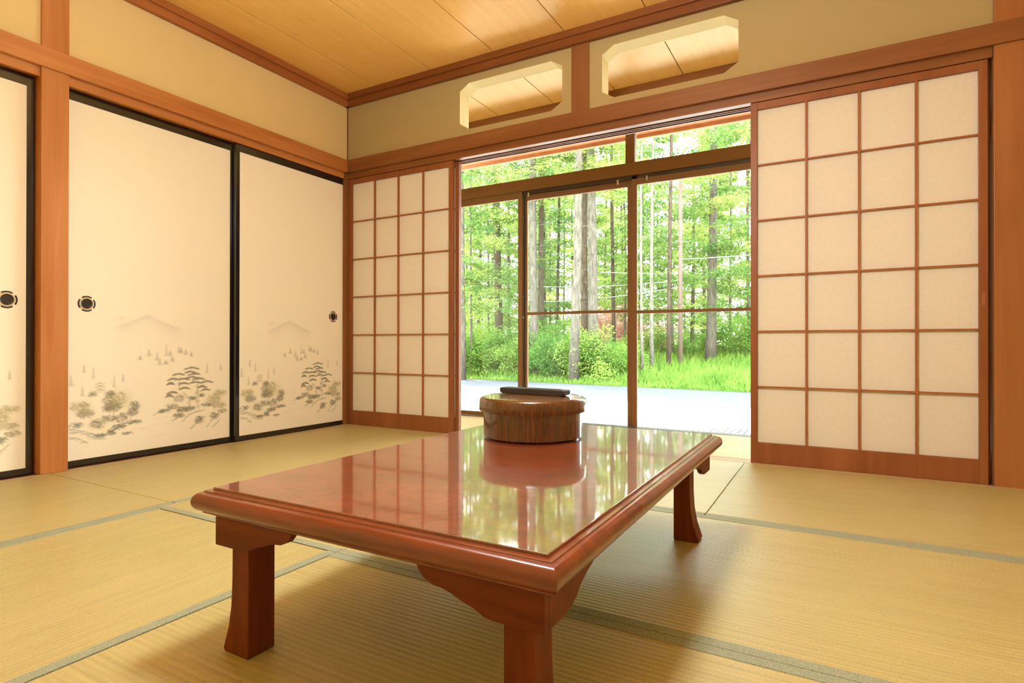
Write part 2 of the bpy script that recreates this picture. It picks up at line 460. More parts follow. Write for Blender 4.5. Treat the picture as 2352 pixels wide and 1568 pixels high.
struct('trim_10', MB().box(0.0, RX, -0.030, 0.02, ZW-0.005, ZW+0.040).box(0.0, RX, -0.042, 0.0, ZW+0.040, ZC), wood('shaded_cornice_far', lin(112, 58, 20), lin(140, 80, 32), 'X'), 'stepped cedar cornice along the far wall', 'cornice', 0.002)  # far cornice coloured darker than the left one for the weaker light here
struct('trim_11', MB().box(-0.02, 0.030, RY, 0.0, ZW-0.005, ZW+0.040).box(0.0, 0.042, RY, 0.0, ZW+0.040, ZC), wood('cornice_left', lin(146, 80, 34), lin(184, 112, 54), 'Y'), 'stepped cedar cornice along the left wall', 'cornice', 0.002)
struct('trim_12', MB().box(0.0, RX, DY-0.05, DY+0.02, ZW+0.012, ZC).box(0.0, RX, DY-0.02, DY+0.02, 2.22, ZW+0.012), ced2['X'], 'cedar rail over the garden window in the corridor', 'rail', 0.002)
# sills
struct('trim_13', MB().box(0.006, 3.65, 0.001, 0.034, -0.05, -0.002).box(0.006, 3.65, 0.040, 0.076, -0.05, -0.002).box(0.006, 3.65, 0.082, 0.12, -0.05, -0.002).box(0.006, 3.65, 0.001, 0.12, -0.05, -0.008),
       wood('sill_wood', lin(176, 128, 84), lin(206, 164, 116), 'X', 1.0, 0.4, 0.4), 'grooved wooden floor track of the shoji', 'floor track', 0)
struct('trim_14', MB().box(-0.12, -0.002, RY, -0.03, -0.05, -0.004), wood('sill_wood_left', lin(170, 116, 70), lin(200, 150, 100), 'Y'), 'wooden floor track of the painted sliding doors', 'floor track', 0)
struct('trim_15', B(0.0, RX, 0.12, DY+0.03, -0.05, -0.004), M_BOARD, 'pale boarded floor of the narrow garden corridor', 'corridor floor', 0)

M_EDGE = wood('pale_edge_strip', lin(186, 150, 108), lin(206, 174, 132), 'X')
struct('trim_16', B(0.010, RX, -0.012, 0.0005, -0.05, 0.001), M_EDGE, 'pale wooden strip between the mats and the shoji track', 'edge strip', 0)
struct('trim_17', B(-0.002, 0.009, RY, 0.0, -0.05, 0.001), M_EDGE, 'pale wooden strip between the mats and the painted doors', 'edge strip', 0)
# ------------------------------------------------------------------ tatami mats
def mat(x0, x1, y0, y1, axis, label, edges):
    cx, cy = (x0+x1)/2, (y0+y1)/2
    g = 0.0012
    t = empty('tatami_mat', (cx, cy, -0.055), 0, label, 'tatami mat', 'tatami mats on the floor')
    a, b, c, d = x0-cx+g, x1-cx-g, y0-cy+g, y1-cy-g
    B(a, b, c, d, 0.0, 0.055).build('rush_surface', M_TAT[axis], t, bevel=0.002)
    w, e = 0.029, 0.0016
    for k in edges:
        if k == 'y0': m = B(a, b, c-0.0004, c+w, 0.048, 0.055+e)
        if k == 'y1': m = B(a, b, d-w, d+0.0004, 0.048, 0.055+e)
        if k == 'x0': m = B(a-0.0004, a+w, c, d, 0.048, 0.055+e)
        if k == 'x1': m = B(b-w, b+0.0004, c, d, 0.048, 0.055+e)
        m.build('cloth_border', M_HERI, t, bevel=0.0012)
X1, X2, Y1, Y2 = 0.976, 1.862, -1.010, -1.878
mat(0.009, X1, -1.81, -0.012, 'Y', 'tatami mat along the left wall reaching the room corner', ('x1',))
mat(0.009, X1, RY, -1.81, 'Y', 'tatami mat at the left edge in front of the cedar post', ('x1',))
mat(X1, X2, RY, Y2, 'Y', 'tatami mat left of the low table leg, bordered on its right', ('x0', 'x1'))
mat(X1, 2.69, Y1, -0.012, 'X', 'tatami mat behind the low table by the open shoji', ('y0',))
mat(2.69, RX, Y1, -0.012, 'X', 'tatami mat in front of the right shoji screens', ('y0',))
mat(X1, X2, Y2, Y1, 'X', 'square half tatami mat beside the table on its left', ('y1', 'y0'))
mat(X2, RX, Y2, Y1, 'X', 'tatami mat under the far half of the low table', ('y1', 'y0'))
mat(X2, RX, -2.766, Y2, 'X', 'tatami mat under the near half of the low table', ('y1', 'y0'))
mat(X2, RX, RY, -2.766, 'X', 'tatami mat nearest the viewer', ('y1',))

# ------------------------------------------------------------------ painted sliding doors (fusuma)
PW, PH = 0.826, 1.694
INK = {}
INK['M'] = [(0.231,0.664),(0.286,0.679),(0.328,0.7),(0.36,0.715),(0.399,0.731),(0.427,0.724),(0.455,0.71),(0.501,0.691),(0.555,0.672),(0.598,0.664)]
INK['M2'] = [(0.206,0.696),(0.245,0.711),(0.281,0.723),(0.312,0.719),(0.334,0.706)]
INK['F'] = [(0.41,0.549,0.52,0.018),(0.45,0.531,0.496,0.0125),(0.464,0.502,0.472,0.018),(0.499,0.572,0.519,0.0108),(0.519,0.542,0.518,0.012),(0.531,0.509,0.488,0.015),(0.567,0.563,0.536,0.0105),(0.58,0.557,0.532,0.012),(0.604,0.544,0.523,0.014),(0.366,0.518,0.501,0.012),(0.496,0.489,0.474,0.018),(0.636,0.532,0.513,0.009)]
INK['L'] = [(0.113,0.48,0.446,0.005),(0.152,0.463,0.417,0.006),(0.244,0.421,0.369,0.007),(0.285,0.427,0.394,0.004),(0.728,0.467,0.419,0.0056),(0.81,0.461,0.429,0.0042),(0.058,0.433,0.386,0.015),(0.106,0.375,0.335,0.008)]
INK['B'] = [(0.097,0.283,0.04,0.0225,0.5,1),(0.121,0.249,0.036,0.0225,0.9,0.3),(0.149,0.337,0.02,0.0125,0.5,0),(0.227,0.331,0.0225,0.0175,0.9,0),(0.222,0.299,0.03,0.021,0.8,0),(0.272,0.3,0.025,0.042,0.5,1),(0.217,0.261,0.0275,0.0168,0.9,0),(0.247,0.269,0.03,0.027,0.8,0),(0.34,0.266,0.027,0.021,0.8,0),(0.33,0.233,0.0275,0.021,0.9,0),(0.089,0.195,0.02,0.0132,0.6,0),(0.173,0.19,0.0325,0.027,0.7,0.3),(0.222,0.211,0.035,0.0175,0.7,0),(0.278,0.21,0.0275,0.0225,0.8,0),(0.267,0.167,0.036,0.0132,1,0),(0.335,0.181,0.042,0.009,0.9,0),(0.183,0.134,0.03,0.008,0.9,0),(0.232,0.144,0.019,0.0132,0.9,0),(0.304,0.129,0.025,0.0054,0.5,0),(0.532,0.242,0.033,0.015,0.7,0),(0.485,0.223,0.033,0.0096,0.7,0),(0.581,0.219,0.024,0.0168,0.8,0),(0.624,0.221,0.033,0.0168,1,0),(0.569,0.19,0.03,0.0132,0.8,0),(0.568,0.281,0.03,0.021,0.5,0),(0.643,0.275,0.018,0.0126,0.7,0),(0.701,0.289,0.0168,0.0091,0.6,0),(0.734,0.235,0.0385,0.0108,0.9,0),(0.774,0.264,0.042,0.0245,0.5,1),(0.802,0.223,0.0385,0.0196,0.5,0.8),(0.809,0.296,0.0385,0.0168,0.35,1),(0.682,0.153,0.024,0.0196,0.9,0),(0.775,0.167,0.027,0.0168,0.8,0),(0.823,0.188,0.0266,0.0132,0.5,0.5)]
INK['Pn'] = [(0.639,0.445,0.0385,0.0078),(0.63,0.424,0.0252,0.006),(0.565,0.414,0.0288,0.0078),(0.658,0.411,0.035,0.0072),(0.538,0.389,0.0288,0.0084),(0.586,0.386,0.0364,0.0066),(0.636,0.393,0.0385,0.0091),(0.681,0.383,0.0364,0.0091),(0.727,0.364,0.0364,0.0084),(0.523,0.365,0.0168,0.0084),(0.593,0.363,0.024,0.0072),(0.659,0.365,0.033,0.0078),(0.701,0.338,0.0228,0.0091),(0.72,0.32,0.0231,0.0078),(0.532,0.317,0.027,0.0096),(0.517,0.3,0.0168,0.0108),(0.599,0.336,0.0252,0.009)]
INK['S'] = [[(0.678,0.359),(0.675,0.297),(0.682,0.215)],[(0.669,0.36),(0.668,0.297),(0.67,0.222)],[(0.593,0.315),(0.621,0.276),(0.63,0.232)],[(0.571,0.378),(0.569,0.329)],[(0.242,0.275),(0.242,0.203)],[(0.356,0.276),(0.314,0.189)],[(0.439,0.21),(0.474,0.224),(0.532,0.23)],[(0.637,0.111),(0.675,0.153),(0.714,0.171)],[(0.728,0.109),(0.768,0.155),(0.795,0.178)],[(0.768,0.107),(0.809,0.144)],[(0.532,0.167),(0.581,0.188)],[(0.587,0.157),(0.624,0.19),(0.669,0.204),(0.714,0.206)],[(0.044,0.167),(0.098,0.162),(0.154,0.128),(0.207,0.115)],[(0.048,0.145),(0.089,0.132),(0.128,0.105)],[(0.048,0.184),(0.112,0.163),(0.159,0.143)],[(0.066,0.208),(0.048,0.195)]]
INK['W'] = [[(0.362,0.144),(0.474,0.153),(0.593,0.151)],[(0.33,0.153),(0.451,0.12)],[(0.44,0.099),(0.509,0.095)],[(0.417,0.183),(0.509,0.19)]]
INK['PG'] = [(0.182,0.384,0.021),(0.182,0.369,0.023),(0.182,0.352,0.024)]

def ink_field(u, v):
    """soft ink drawing: u metres from the paper's left edge, v metres above the floor"""
    rnd = random.Random(7)
    D = np.zeros_like(u); G = np.zeros_like(u)
    off = 0.042
    def seg(x0, z0, x1, z1, w0, w1, k, A=None):
        dx, dz = x1-x0, z1-z0; L = dx*dx+dz*dz+1e-12
        lo = min(x0, x1)-4*max(w0, w1); hi = max(x0, x1)+4*max(w0, w1); lz = min(z0, z1)-4*max(w0, w1); hz = max(z0, z1)+4*max(w0, w1)
        ms = (u > lo) & (u < hi) & (v > lz) & (v < hz)
        if not ms.any(): return
        uu, vv = u[ms], v[ms]
        t = np.clip(((uu-x0)*dx+(vv-z0)*dz)/L, 0, 1)
        d = np.hypot(uu-x0-t*dx, vv-z0-t*dz); w = w0+(w1-w0)*t
        val = k*np.exp(-(d/w)**2)
        T = D if A is None else A
        T[ms] = 1-(1-T[ms])*(1-val)
    def fadeunder(pts, top_k, depth):
        xs_ = np.array([p[0]-off for p in pts]); zs_ = np.array([p[1] for p in pts])
        z = np.interp(u, xs_, zs_, left=-1, right=-1)
        dz = z-v
        edge = np.clip(np.minimum(u-xs_[0], xs_[-1]-u)/0.05, 0, 1)
        val = np.where((dz > -0.004) & (z > 0), np.exp(-np.clip(dz, 0, 9)/depth)*np.clip((dz+0.004)/0.010, 0, 1), 0)*top_k*edge
        D[:] = 1-(1-D)*(1-val)
    fadeunder(INK['M2'], 0.13, 0.020); fadeunder(INK['M'], 0.22, 0.034)
    for x, zt, zb, w in INK['F']+INK['L']:
        x -= off
        k = 0.2
        for i in range(7):
            t = i/6; z = zt+(zb-zt)*t
            seg(x-w*0.45*t, z, x+w*0.45*t, z, 0.004, 0.005, k)
        seg(x, zt, x, zb, 0.002, 0.004, 0.12)
        seg(x-w, zb, x+w, zb, 0.006, 0.006, 0.08)
    for x, z, w in INK['PG']:
        x -= off
        seg(x-w, z, x, z+0.006, 0.0025, 0.003, 0.4); seg(x, z+0.006, x+w, z, 0.003, 0.0025, 0.4)
        seg(x-w*0.5, z-0.006, x+w*0.5, z-0.006, 0.004, 0.004, 0.25)
    for x, z, rx, ry, d, g in INK['B']:
        x -= off
        n = int(26+rx*ry*48000)
        seg(x-rx*0.6, z, x+rx*0.6, z, ry*0.9, ry*0.9, 0.20*d)
        if g: seg(x-rx*0.6, z, x+rx*0.6, z, ry*0.9, ry*0.9, 0.35*g, G)
        for i in range(n):
            a = rnd.random()*2*PI; r = rnd.random()**0.6
            px, pz = x+rx*r*math.cos(a), z+ry*r*math.sin(a)
            l = 0.004+rnd.random()*0.006; t = rnd.gauss(-0.3, 0.45)
            seg(px-l*math.cos(t), pz-l*math.sin(t), px+l*math.cos(t), pz+l*math.sin(t), 0.0030, 0.0022, (0.26+0.34*rnd.random())*d)
    for x, z, rx, ry in INK['Pn']:
        x -= off
        for i in range(44):
            t = rnd.uniform(-1, 1); px = x+rx*t; pz = z+ry*(1-t*t)*rnd.uniform(-0.2, 1)-ry*0.5*abs(t)
            sl = -0.35*t
            seg(px-0.007, pz-0.007*sl, px+0.007, pz+0.007*sl, 0.0030, 0.0024, 0.30)
    for i, l in enumerate(INK['S']):
        for p, q in zip(l[:-1], l[1:]): seg(p[0]-off, p[1], q[0]-off, q[1], 0.0024, 0.0030, 0.42)
        for p, q in zip(l[:-1], l[1:]):
            for j in range(3):
                t = rnd.random(); a = p[0]+(q[0]-p[0])*t-off; b = p[1]+(q[1]-p[1])*t
                seg(a-0.012, b-0.006, a+0.012, b-0.003, 0.003, 0.002, 0.25)
    for l in INK['W']:
        for p, q in zip(l[:-1], l[1:]): seg(p[0]-off, p[1], q[0]-off, q[1], 0.0018, 0.0018, 0.10)
    return D, G

def fusuma_paper_mesh():
    # paper front facing +x; y from 0 to PW, z from 0.034 up; fine grid where it is painted
    nu, nv = 320, 300
    us = np.linspace(0, PW, nu); vs = np.concatenate([np.linspace(0.030, 0.775, nv), [1.727]])
    U, V = np.meshgrid(us, vs)
    D, G = ink_field(U, V)
    nvv = len(vs)
    co = np.zeros((nvv*nu, 3)); co[:, 1] = U.ravel(); co[:, 2] = V.ravel()
    i = np.arange(nvv-1)[:, None]*nu+np.arange(nu-1)[None, :]
    f = np.stack([i, i+1, i+nu+1, i+nu], -1).reshape(-1, 4)
    me = bpy.data.meshes.new('fusuma_paper')
    me.vertices.add(len(co)); me.vertices.foreach_set('co', co.ravel())
    me.loops.add(f.size); me.loops.foreach_set('vertex_index', f.ravel().astype(np.int32))
    me.polygons.add(len(f)); me.polygons.foreach_set('loop_start', (np.arange(len(f))*4).astype(np.int32)); me.polygons.foreach_set('loop_total', np.full(len(f), 4, np.int32))
    me.update(calc_edges=True)
    at = me.attributes.new('ink', 'FLOAT_COLOR', 'POINT')
    cc = np.zeros((len(co), 4)); cc[:, 0] = np.clip(D.ravel(), 0, 0.92)*0.82; cc[:, 1] = np.clip(G.ravel(), 0, 0.6); cc[:, 3] = 1
    at.data.foreach_set('color', cc.ravel())
    me.validate()
    return me
FP = fusuma_paper_mesh(); FP.materials.append(M_FUS)

def pull(parent, y, z):
    # round recessed finger pull facing +x
    def ring(prof, name, m, par, arcs=None):
        mb = MB(); seg = 48
        if arcs is None:
            mb.lathe(prof, seg)
        else:
            for a0, a1 in arcs:
                n0 = 12; base = len(mb.v); k = len(prof)
                for s in range(n0+1):
                    t = a0+(a1-a0)*s/n0
                    for r, h in prof: mb.v.append((r*math.cos(t), r*math.sin(t), h))
                for s in range(n0):
                    for i in range(k-1):
                        q = base+s*k+i; mb.f.append((q, q+k, q+k+1, q+1))
                mb.f.append(tuple(base+i for i in range(k))); mb.f.append(tuple(base+n0*k+i for i in range(k))[::-1])
        mb.v = [(p[2], y+p[0], z+p[1]) for p in mb.v]
        return mb.build(name, m, par, smooth=False)
    p = ring([(0.0001, 0.0012), (0.020, 0.0012), (0.0238, 0.0028), (0.0243, 0.002)], 'finger_pull', M_PULL, parent)
    ring([(0.0243, 0.001), (0.0247, 0.003), (0.0300, 0.0032), (0.0304, 0.001)], 'pull_ring', M_PULLR, p)
    q = PI/4
    ring([(0.0318, 0.0008), (0.0322, 0.003), (0.0372, 0.003), (0.0378, 0.0008)], 'pull_arcs', M_PULL, p, [(i*PI/2-0.60, i*PI/2+0.60) for i in range(4)])

def fusuma(name, y0, xface, pull_y, label):
    W = PW+0.052
    t = empty(name, (xface, y0, 0), 0, label, 'painted sliding door', kind='structure')
    fr = MB()
    fr.box(-0.022, 0.003, 0, 0.0265, 0, 1.768).box(-0.022, 0.003, W-0.0265, W, 0, 1.768)
    fr.box(-0.022, 0.002, 0.02, W-0.02, 0, 0.032).box(-0.022, 0.002, 0.02, W-0.02, 1.724, 1.768)
    fr.build('frame', M_LACQ, t, bevel=0.002)
    p = link('painted_paper', FP, M_FUS, t, (0, 0.026, 0)) if False else bpy.data.objects.new('painted_paper', FP)
    if p.name not in C.objects: C.objects.link(p)
    p.parent = t; p.location = (0, 0.026, 0)
    B(-0.020, -0.001, 0.02, W-0.02, 0.02, 1.74).build('core_board', plain('fusuma_core', lin(236, 216, 176), 0.8), t)
    pull(t, pull_y-y0, 0.772)
    return t
fusuma('door_1', -0.882, -0.012, -0.124, 'painted sliding door next to the room corner, overlapping its neighbour')
fusuma('door_2', -1.749, -0.042, -1.642, 'painted sliding door between cedar post and overlapping corner door')
fusuma('door_3', -2.730, -0.042, -1.946, 'painted sliding door left of the cedar post, cut by the frame')

# ------------------------------------------------------------------ shoji screens
def shoji(x0, y, label, side):
    W, T = 0.916, 0.028
    t = empty('shoji_screen', (x0, y, 0), 0, label, 'shoji screen', 'shoji screens of the far wall')
    s = 0.030
    fr = MB().box(0, s, 0, T, 0, 1.768).box(W-s, W, 0, T, 0, 1.768).box(s, W-s, 0.0015, T-0.0015, 0, 0.102).box(s, W-s, 0.0015, T-0.0015, 1.732, 1.768)
    fro = fr.build('frame', M_SHF, t, bevel=0.0012)
    lt = MB(); z0, z1 = 0.102, 1.732
    for i in range(1, 4):
        x = s+(W-2*s)*i/4; lt.box(x-0.0045, x+0.0045, 0.003, 0.016, z0, z1)
    for i in range(1, 6):
        z = z0+(z1-z0)*i/6; lt.box(s, W-s, 0.0038, 0.016, z-0.0038, z+0.0038)
    lt.build('lattice', M_SHL, t)
    B(s-0.004, W-s+0.004, 0.0162, 0.0170, z0-0.004, z1+0.004).build('paper', M_SHOJI, t)
    px = W-s*0.5 if side == 'R' else s*0.5
    pm = MB().box(px-0.006, px+0.006, -0.0008, 0.001, 0.745, 0.80)
    pm.build('finger_pull', M_PULLW, fro)
    return t
M_SHF = {}
M_SHF = wood('shoji_frame_cedar', lin(124, 68, 33), lin(150, 90, 47), 'Z', 1.0, 0.45, 0.3)
M_SHL = wood('shoji_lattice_cedar', lin(146, 84, 40), lin(166, 100, 52), 'Z', 1.0, 0.5, 0.3)
M_PULLW = plain('cedar_pull_recess', lin(150, 92, 52), 0.6)
shoji(0.008, 0.004, 'front shoji screen pushed to the left corner', 'L')
shoji(0.034, 0.041, 'rear shoji screen hidden behind the left corner one, its edge showing', 'L')
shoji(2.716, 0.004, 'front shoji screen pushed to the right beside the wide post', 'R')
shoji(2.730, 0.041, 'rear shoji screen stacked behind the right front one', 'R')

# ------------------------------------------------------------------ garden window (four sashes)
win = empty('window_1', (0, DY, 0), 0, 'bronze aluminium garden window with transom over sliding sashes', 'window', kind='structure')
Z = 1.765
fr = MB().box(0.03, 3.66, -0.010, 0.06, 1.765, 1.852)         # transom bar
fr.box(1.79, 1.856, 0.0, 0.05, 1.85, 2.25).box(0.03, 3.66, 0.0, 0.06, 2.21, 2.25).box(0.03, 0.07, 0.0, 0.06, 0, 2.25).box(3.62, 3.66, 0.0, 0.06, 0, 2.25)
fr.build('window_frame', M_ALU, win, bevel=0.002)
B(0.03, 3.66, -0.02, 0.07, -0.05, -0.003).build('threshold', M_ALUD, win)
B(0.97, 3.66, 0.004, 0.05, 1.738, 1.765).build('head_track', M_ALUD, win)
def sash(x0, x1, y, ls, rs, top, mid, bottom, dark_edge=False):
    s = empty('sash', (0, y, 0)); s.parent = win
    m = MB().box(x0, x0+ls, 0, 0.022, 0, top+0.03).box(x1-rs, x1, 0, 0.022, 0, top+0.03).box(x0, x1, 0.001, 0.021, top-0.032, top+0.03)
    if mid: m.box(x0, x1, -0.001, 0.020, mid-0.011, mid+0.011)
    if bottom: m.box(x0, x1, 0.001, 0.021, 0, bottom)
    m.build('sash_frame', M_ALU, s, bevel=0.0012)
    B(x0+0.01, x1-0.01, 0.009, 0.013, 0.004, top).build('pane', M_GLASS, s)
    return s
sash(0.04, 0.962, 0.002, 0.03, 0.036, 1.742, None, 0.034)
sash(0.962, 1.832, 0.030, 0.030, 0.036, 1.728, 0.815, None)
sash(1.836, 2.74, 0.004, 0.036, 0.030, 1.728, 0.805, None)
sash(2.74, 3.65, 0.030, 0.030, 0.030, 1.728, 0.805, None)
B(0.05, 3.64, 0.028, 0.032, 1.84, 2.22).build('transom_pane', M_GLASS, win)
for x in (1.735, 1.945, 1.02): B(x-0.006, x+0.006, -0.004, 0.003, 1.715, 1.745).build('sash_clip', plain('pale_clip', lin(170, 150, 130), 0.5), win)
B(0.962, 0.978, 0.024, 0.034, 0.0, 1.76).build('weather_strip', M_ALUD, win)

# ------------------------------------------------------------------ ceiling lamp (above the viewer, lights the room)
lm = empty('pendant_lamp', (2.41, -1.95, ZC), 0, 'square-shaded pendant lamp hanging over the middle of the room', 'pendant lamp')
MB().lathe([(0.0001, 0), (0.05, 0), (0.05, -0.03), (0.004, -0.04), (0.004, -0.45), (0.0001, -0.45)], 24).build('ceiling_rose', plain('lamp_wood', lin(170, 120, 70)), lm)
mE, ntE, outE = nmat('lamp_shade_glow'); e = ntE.nodes.new('ShaderNodeEmission'); e.inputs[0].default_value = LAMP_COLOR; e.inputs[1].default_value = LAMP_STRENGTH
ntE.links.new(e.outputs[0], outE.inputs[0])
MB().box(-0.14, 0.14, -0.14, 0.14, -0.60, -0.46).build('lamp_shade', mE, lm)
for sx in (-1, 1):
    for sy in (-1, 1): B(-0.008, 0.008, -0.008, 0.008, -0.61, -0.45).build('frame_post', M_LACQ, lm, (sx*0.142, sy*0.142, 0))

# ------------------------------------------------------------------ low table
TX, TY = 2.4035, -1.800
HX, HY = 0.377, 0.595            # half size of the outer edge
tb = empty('low_table', (TX, TY, 0), 0, 'low red-brown lacquered table with rounded edge standing on the tatami', 'low table')
ZT = 0.3125
IX, IY = HX-0.020, HY-0.025
IX, IY = 0.3510, 0.5665
MB().box(-IX, IX, -IY, IY, ZT-0.012, ZT).build('tabletop', M_TTOP, tb, bevel=0.0012)
# mitred frame with a flat inner band, groove and bull-nosed outer edge
prof = [(-0.012, 0.265), (-0.012, 0.3080), (0.0005, 0.3080), (0.0100, 0.3074), (0.0107, 0.3055), (0.0119, 0.3050)]
for i in range(13):
    a = math.radians(82-i*13); prof.append((HX-IX-0.0150+0.0150*math.cos(a), 0.2875+0.0178*math.sin(a)))
prof += [(0.0120, 0.2692), (0.0125, 0.2665), (0.0100, 0.2645)]
fm = MB(); k = len(prof)
for sx, sy in ((1, 1), (-1, 1), (-1, -1), (1, -1)):
    for d, z in prof: fm.v.append((sx*(IX+d), sy*(IY+d*(HY-IY)/(HX-IX)), z))
for c in range(4):
    for i in range(k):
        a = c*k+i; b = c*k+(i+1) % k; n = ((c+1) % 4)*k
        fm.f.append((a, n+i, n+(i+1) % k, b))
fr = fm.build('edge_moulding', M_TRIM['X'], tb, smooth=True)
mo = fr.modifiers.new('edge', 'EDGE_SPLIT'); mo.split_angle = math.radians(38)
# scalloped corner brackets
apron = [(0, 0.262), (0.213, 0.262), (0.207, 0.251), (0.198, 0.241), (0.181, 0.234), (0.165, 0.2325), (0.150, 0.229), (0.133, 0.222), (0.111, 0.216), (0.092, 0.207), (0.078, 0.2055), (0.061, 0.205), (0.020, 0.205), (0.0, 0.205)]
apron_s = [(0, 0.262), (0.186, 0.262), (0.180, 0.250), (0.160, 0.243), (0.134, 0.236), (0.112, 0.227), (0.098, 0.216), (0.078, 0.208), (0.056, 0.2055), (0.020, 0.205), (0.0, 0.205)]
AX, AY, AT = 0.3455, 0.5655, 0.014
for sx in (-1, 1):
    for sy in (-1, 1):
        m = MB()
        m.prism([(sx*(AX-p[0]), p[1]) for p in apron], 'y', sy*AY, sy*(AY-AT))
        m.prism([(sy*(AY-AT-p[0]*0.96), p[1]) for p in apron_s], 'x', sx*AX, sx*(AX-AT))
        m.build('corner_bracket', M_TLEG['X'], tb, bevel=0.001)
# flared legs
for sx in (-1, 1):
    for sy in (-1, 1):
        q = 0.0 if sx < 0 else (0.008 if sy < 0 else -0.014)
        outer = [(0.316, 0.262), (0.315, 0.20), (0.3155, 0.14), (0.3185, 0.09), (0.326, 0.05), (0.337, 0.018), (0.341, 0.006), (0.337, 0.0)]
        inner = [(0.270, 0.0), (0.268, 0.006), (0.268, 0.10), (0.268, 0.262)]
        m = MB().prism([(sx*p[0]+q, p[1]) for p in outer+inner], 'y', sy*(0.552), sy*(0.552-0.058))
        m.build('leg', M_TLEG['Z'], tb, bevel=0.002)

# ------------------------------------------------------------------ round lacquered box on the table
bx = empty('round_box', (2.3045, -1.5375, ZT), 0, 'round lidded lacquered wooden box standing on the low table', 'lidded box')
MB().lathe([(0.0001, 0.0), (0.134, 0.0), (0.1365, 0.004), (0.1435, 0.006), (0.1438, 0.030), (0.1438, 0.100), (0.10, 0.100), (0.0001, 0.100)], 96).build('box_body', M_BOX, bx, smooth=False)
lid = MB().lathe([(0.1445, 0.078), (0.1560, 0.078), (0.1570, 0.081), (0.1570, 0.105), (0.1555, 0.111), (0.1510, 0.1155), (0.1450, 0.1175), (0.1435, 0.1165), (0.1420, 0.1155), (0.08, 0.1155), (0.0001, 0.1155), (0.0001, 0.101), (0.1445, 0.101)], 96).build('lid', M_BOX, bx)
MB().lathe([(0.1415, 0.1150), (0.1410, 0.1166), (0.0001, 0.1166)], 96).build('lid_panel', M_BOXTOP, lid)
for o in list(bx.children)+list(lid.children):
    for p in o.data.polygons: p.use_smooth = True
    mo = o.modifiers.new('edge', 'EDGE_SPLIT'); mo.split_angle = math.radians(35)

# ------------------------------------------------------------------ remote control on the lid
rc = empty('remote_control', (2.279, -1.478, ZT+0.1168), math.radians(-4), 'black slim remote control lying across the round box lid', 'remote control')
hs = MB().prism([(-0.111, 0.004), (-0.104, 0.001), (0.098, 0.0), (0.109, 0.003), (0.112, 0.008), (0.112, 0.0165), (0.109, 0.018), (-0.109, 0.0185), (-0.113, 0.016), (-0.113, 0.009)], 'y', -0.022, 0.022).build('handset', M_REMOTE, rc, bevel=0.002)
k0 = None
for i in range(9):
    for j in range(3):
        x = -0.02+i*0.0125; y = -0.012+j*0.012
        if k0 is None: ko = k0 = B(-0.004, 0.004, -0.0035, 0.0035, 0.0, 0.0018).build('key', M_KEY, hs, (x, y, 0.0178), bevel=0.0006)
        else:
            ko = k0.copy(); C.objects.link(ko)
        ko.parent = hs; ko.location = (x, y, 0.0178)

# ================================================================== OUTSIDE
struct('eave', MB().prism([(0.95, 2.46), (1.62, 2.335), (1.66, 2.33), (1.66, 2.298), (1.70, 2.298), (1.70, 2.44), (0.95, 2.62)], 'x', -1.5, 6.0), M_EAVE, 'wooden eave boards above the garden window', 'eave', 0)
struct('roof', MB().prism([(1.85, 2.44), (1.85, 2.49), (-1.0, 3.3), (-4.3, 2.5), (-4.3, 2.45), (-1.0, 3.2), (0.9, 2.66)], 'x', -1.6, 6.1), plain('roof_metal', lin(90, 70, 60), 0.5), 'shallow roof over the room', 'roof', 0)
struct('foundation', B(-0.3, RX+0.15, RY-0.15, 0.98, -0.6, -0.30), plain('foundation_concrete', lin(150, 145, 135), 0.9), 'concrete foundation under the room', 'foundation', 0)

def gz(x, y):
    # ground height: flat yard and road, then a grassy bank rising into the wood
    t = min(max((y+0.11*(x+1.0)-10.3)/9.0, 0), 1); t = t*t*(3-2*t)
    z = -0.45+0.62*t
    if y > 19: z += (y-19)*0.012
    return z+0.03*math.sin(x*0.9+y*0.4)*t

M_CONC = plain('pale_gravel_concrete', lin(226, 222, 214), 0.9, 0.2, var=0.12)
M_ASPH = plain('grey_asphalt', lin(82, 82, 88), 0.9, 0.2, var=0.18)
M_SOIL = plain('woodland_floor', lin(84, 108, 42), 0.95, 0.1, var=0.35)
struct('yard', MB().box(-16, 14, 0.98, 6.9, -0.60, -0.45), M_CONC, 'sun-bleached pale yard in front of the garden window', 'yard', 0)
rd = MB(); rd.v = [(-26, 6.9, -0.452), (20, 6.9, -0.452), (20, 9.3, -0.452), (-26, 14.4, -0.452), (-26, 6.9, -0.6), (20, 6.9, -0.6), (20, 9.3, -0.6), (-26, 14.4, -0.6)]
rd.f = [(0, 1, 2, 3), (4, 7, 6, 5), (0, 4, 5, 1), (1, 5, 6, 2), (2, 6, 7, 3), (3, 7, 4, 0)]
struct('road', rd, M_ASPH, 'grey asphalt road running past the yard', 'road', 0)
tm = MB(); nx, ny = 70, 60
for j in range(ny+1):
    for i in range(nx+1):
        x = -60+90*i/nx; e = 10.3-0.11*(x+1.0)
        y = e+(j/ny)**1.7*60
        tm.v.append((x, y, gz(x, y)-(0.02 if j == 0 else 0)))
for j in range(ny):
    for i in range(nx):
        a = j*(nx+1)+i; tm.f.append((a, a+1, a+nx+2, a+nx+1))
o = tm.build('ground', M_SOIL, smooth=True); tag(o, 'grassy bank rising into the wood', 'ground', kind='structure')

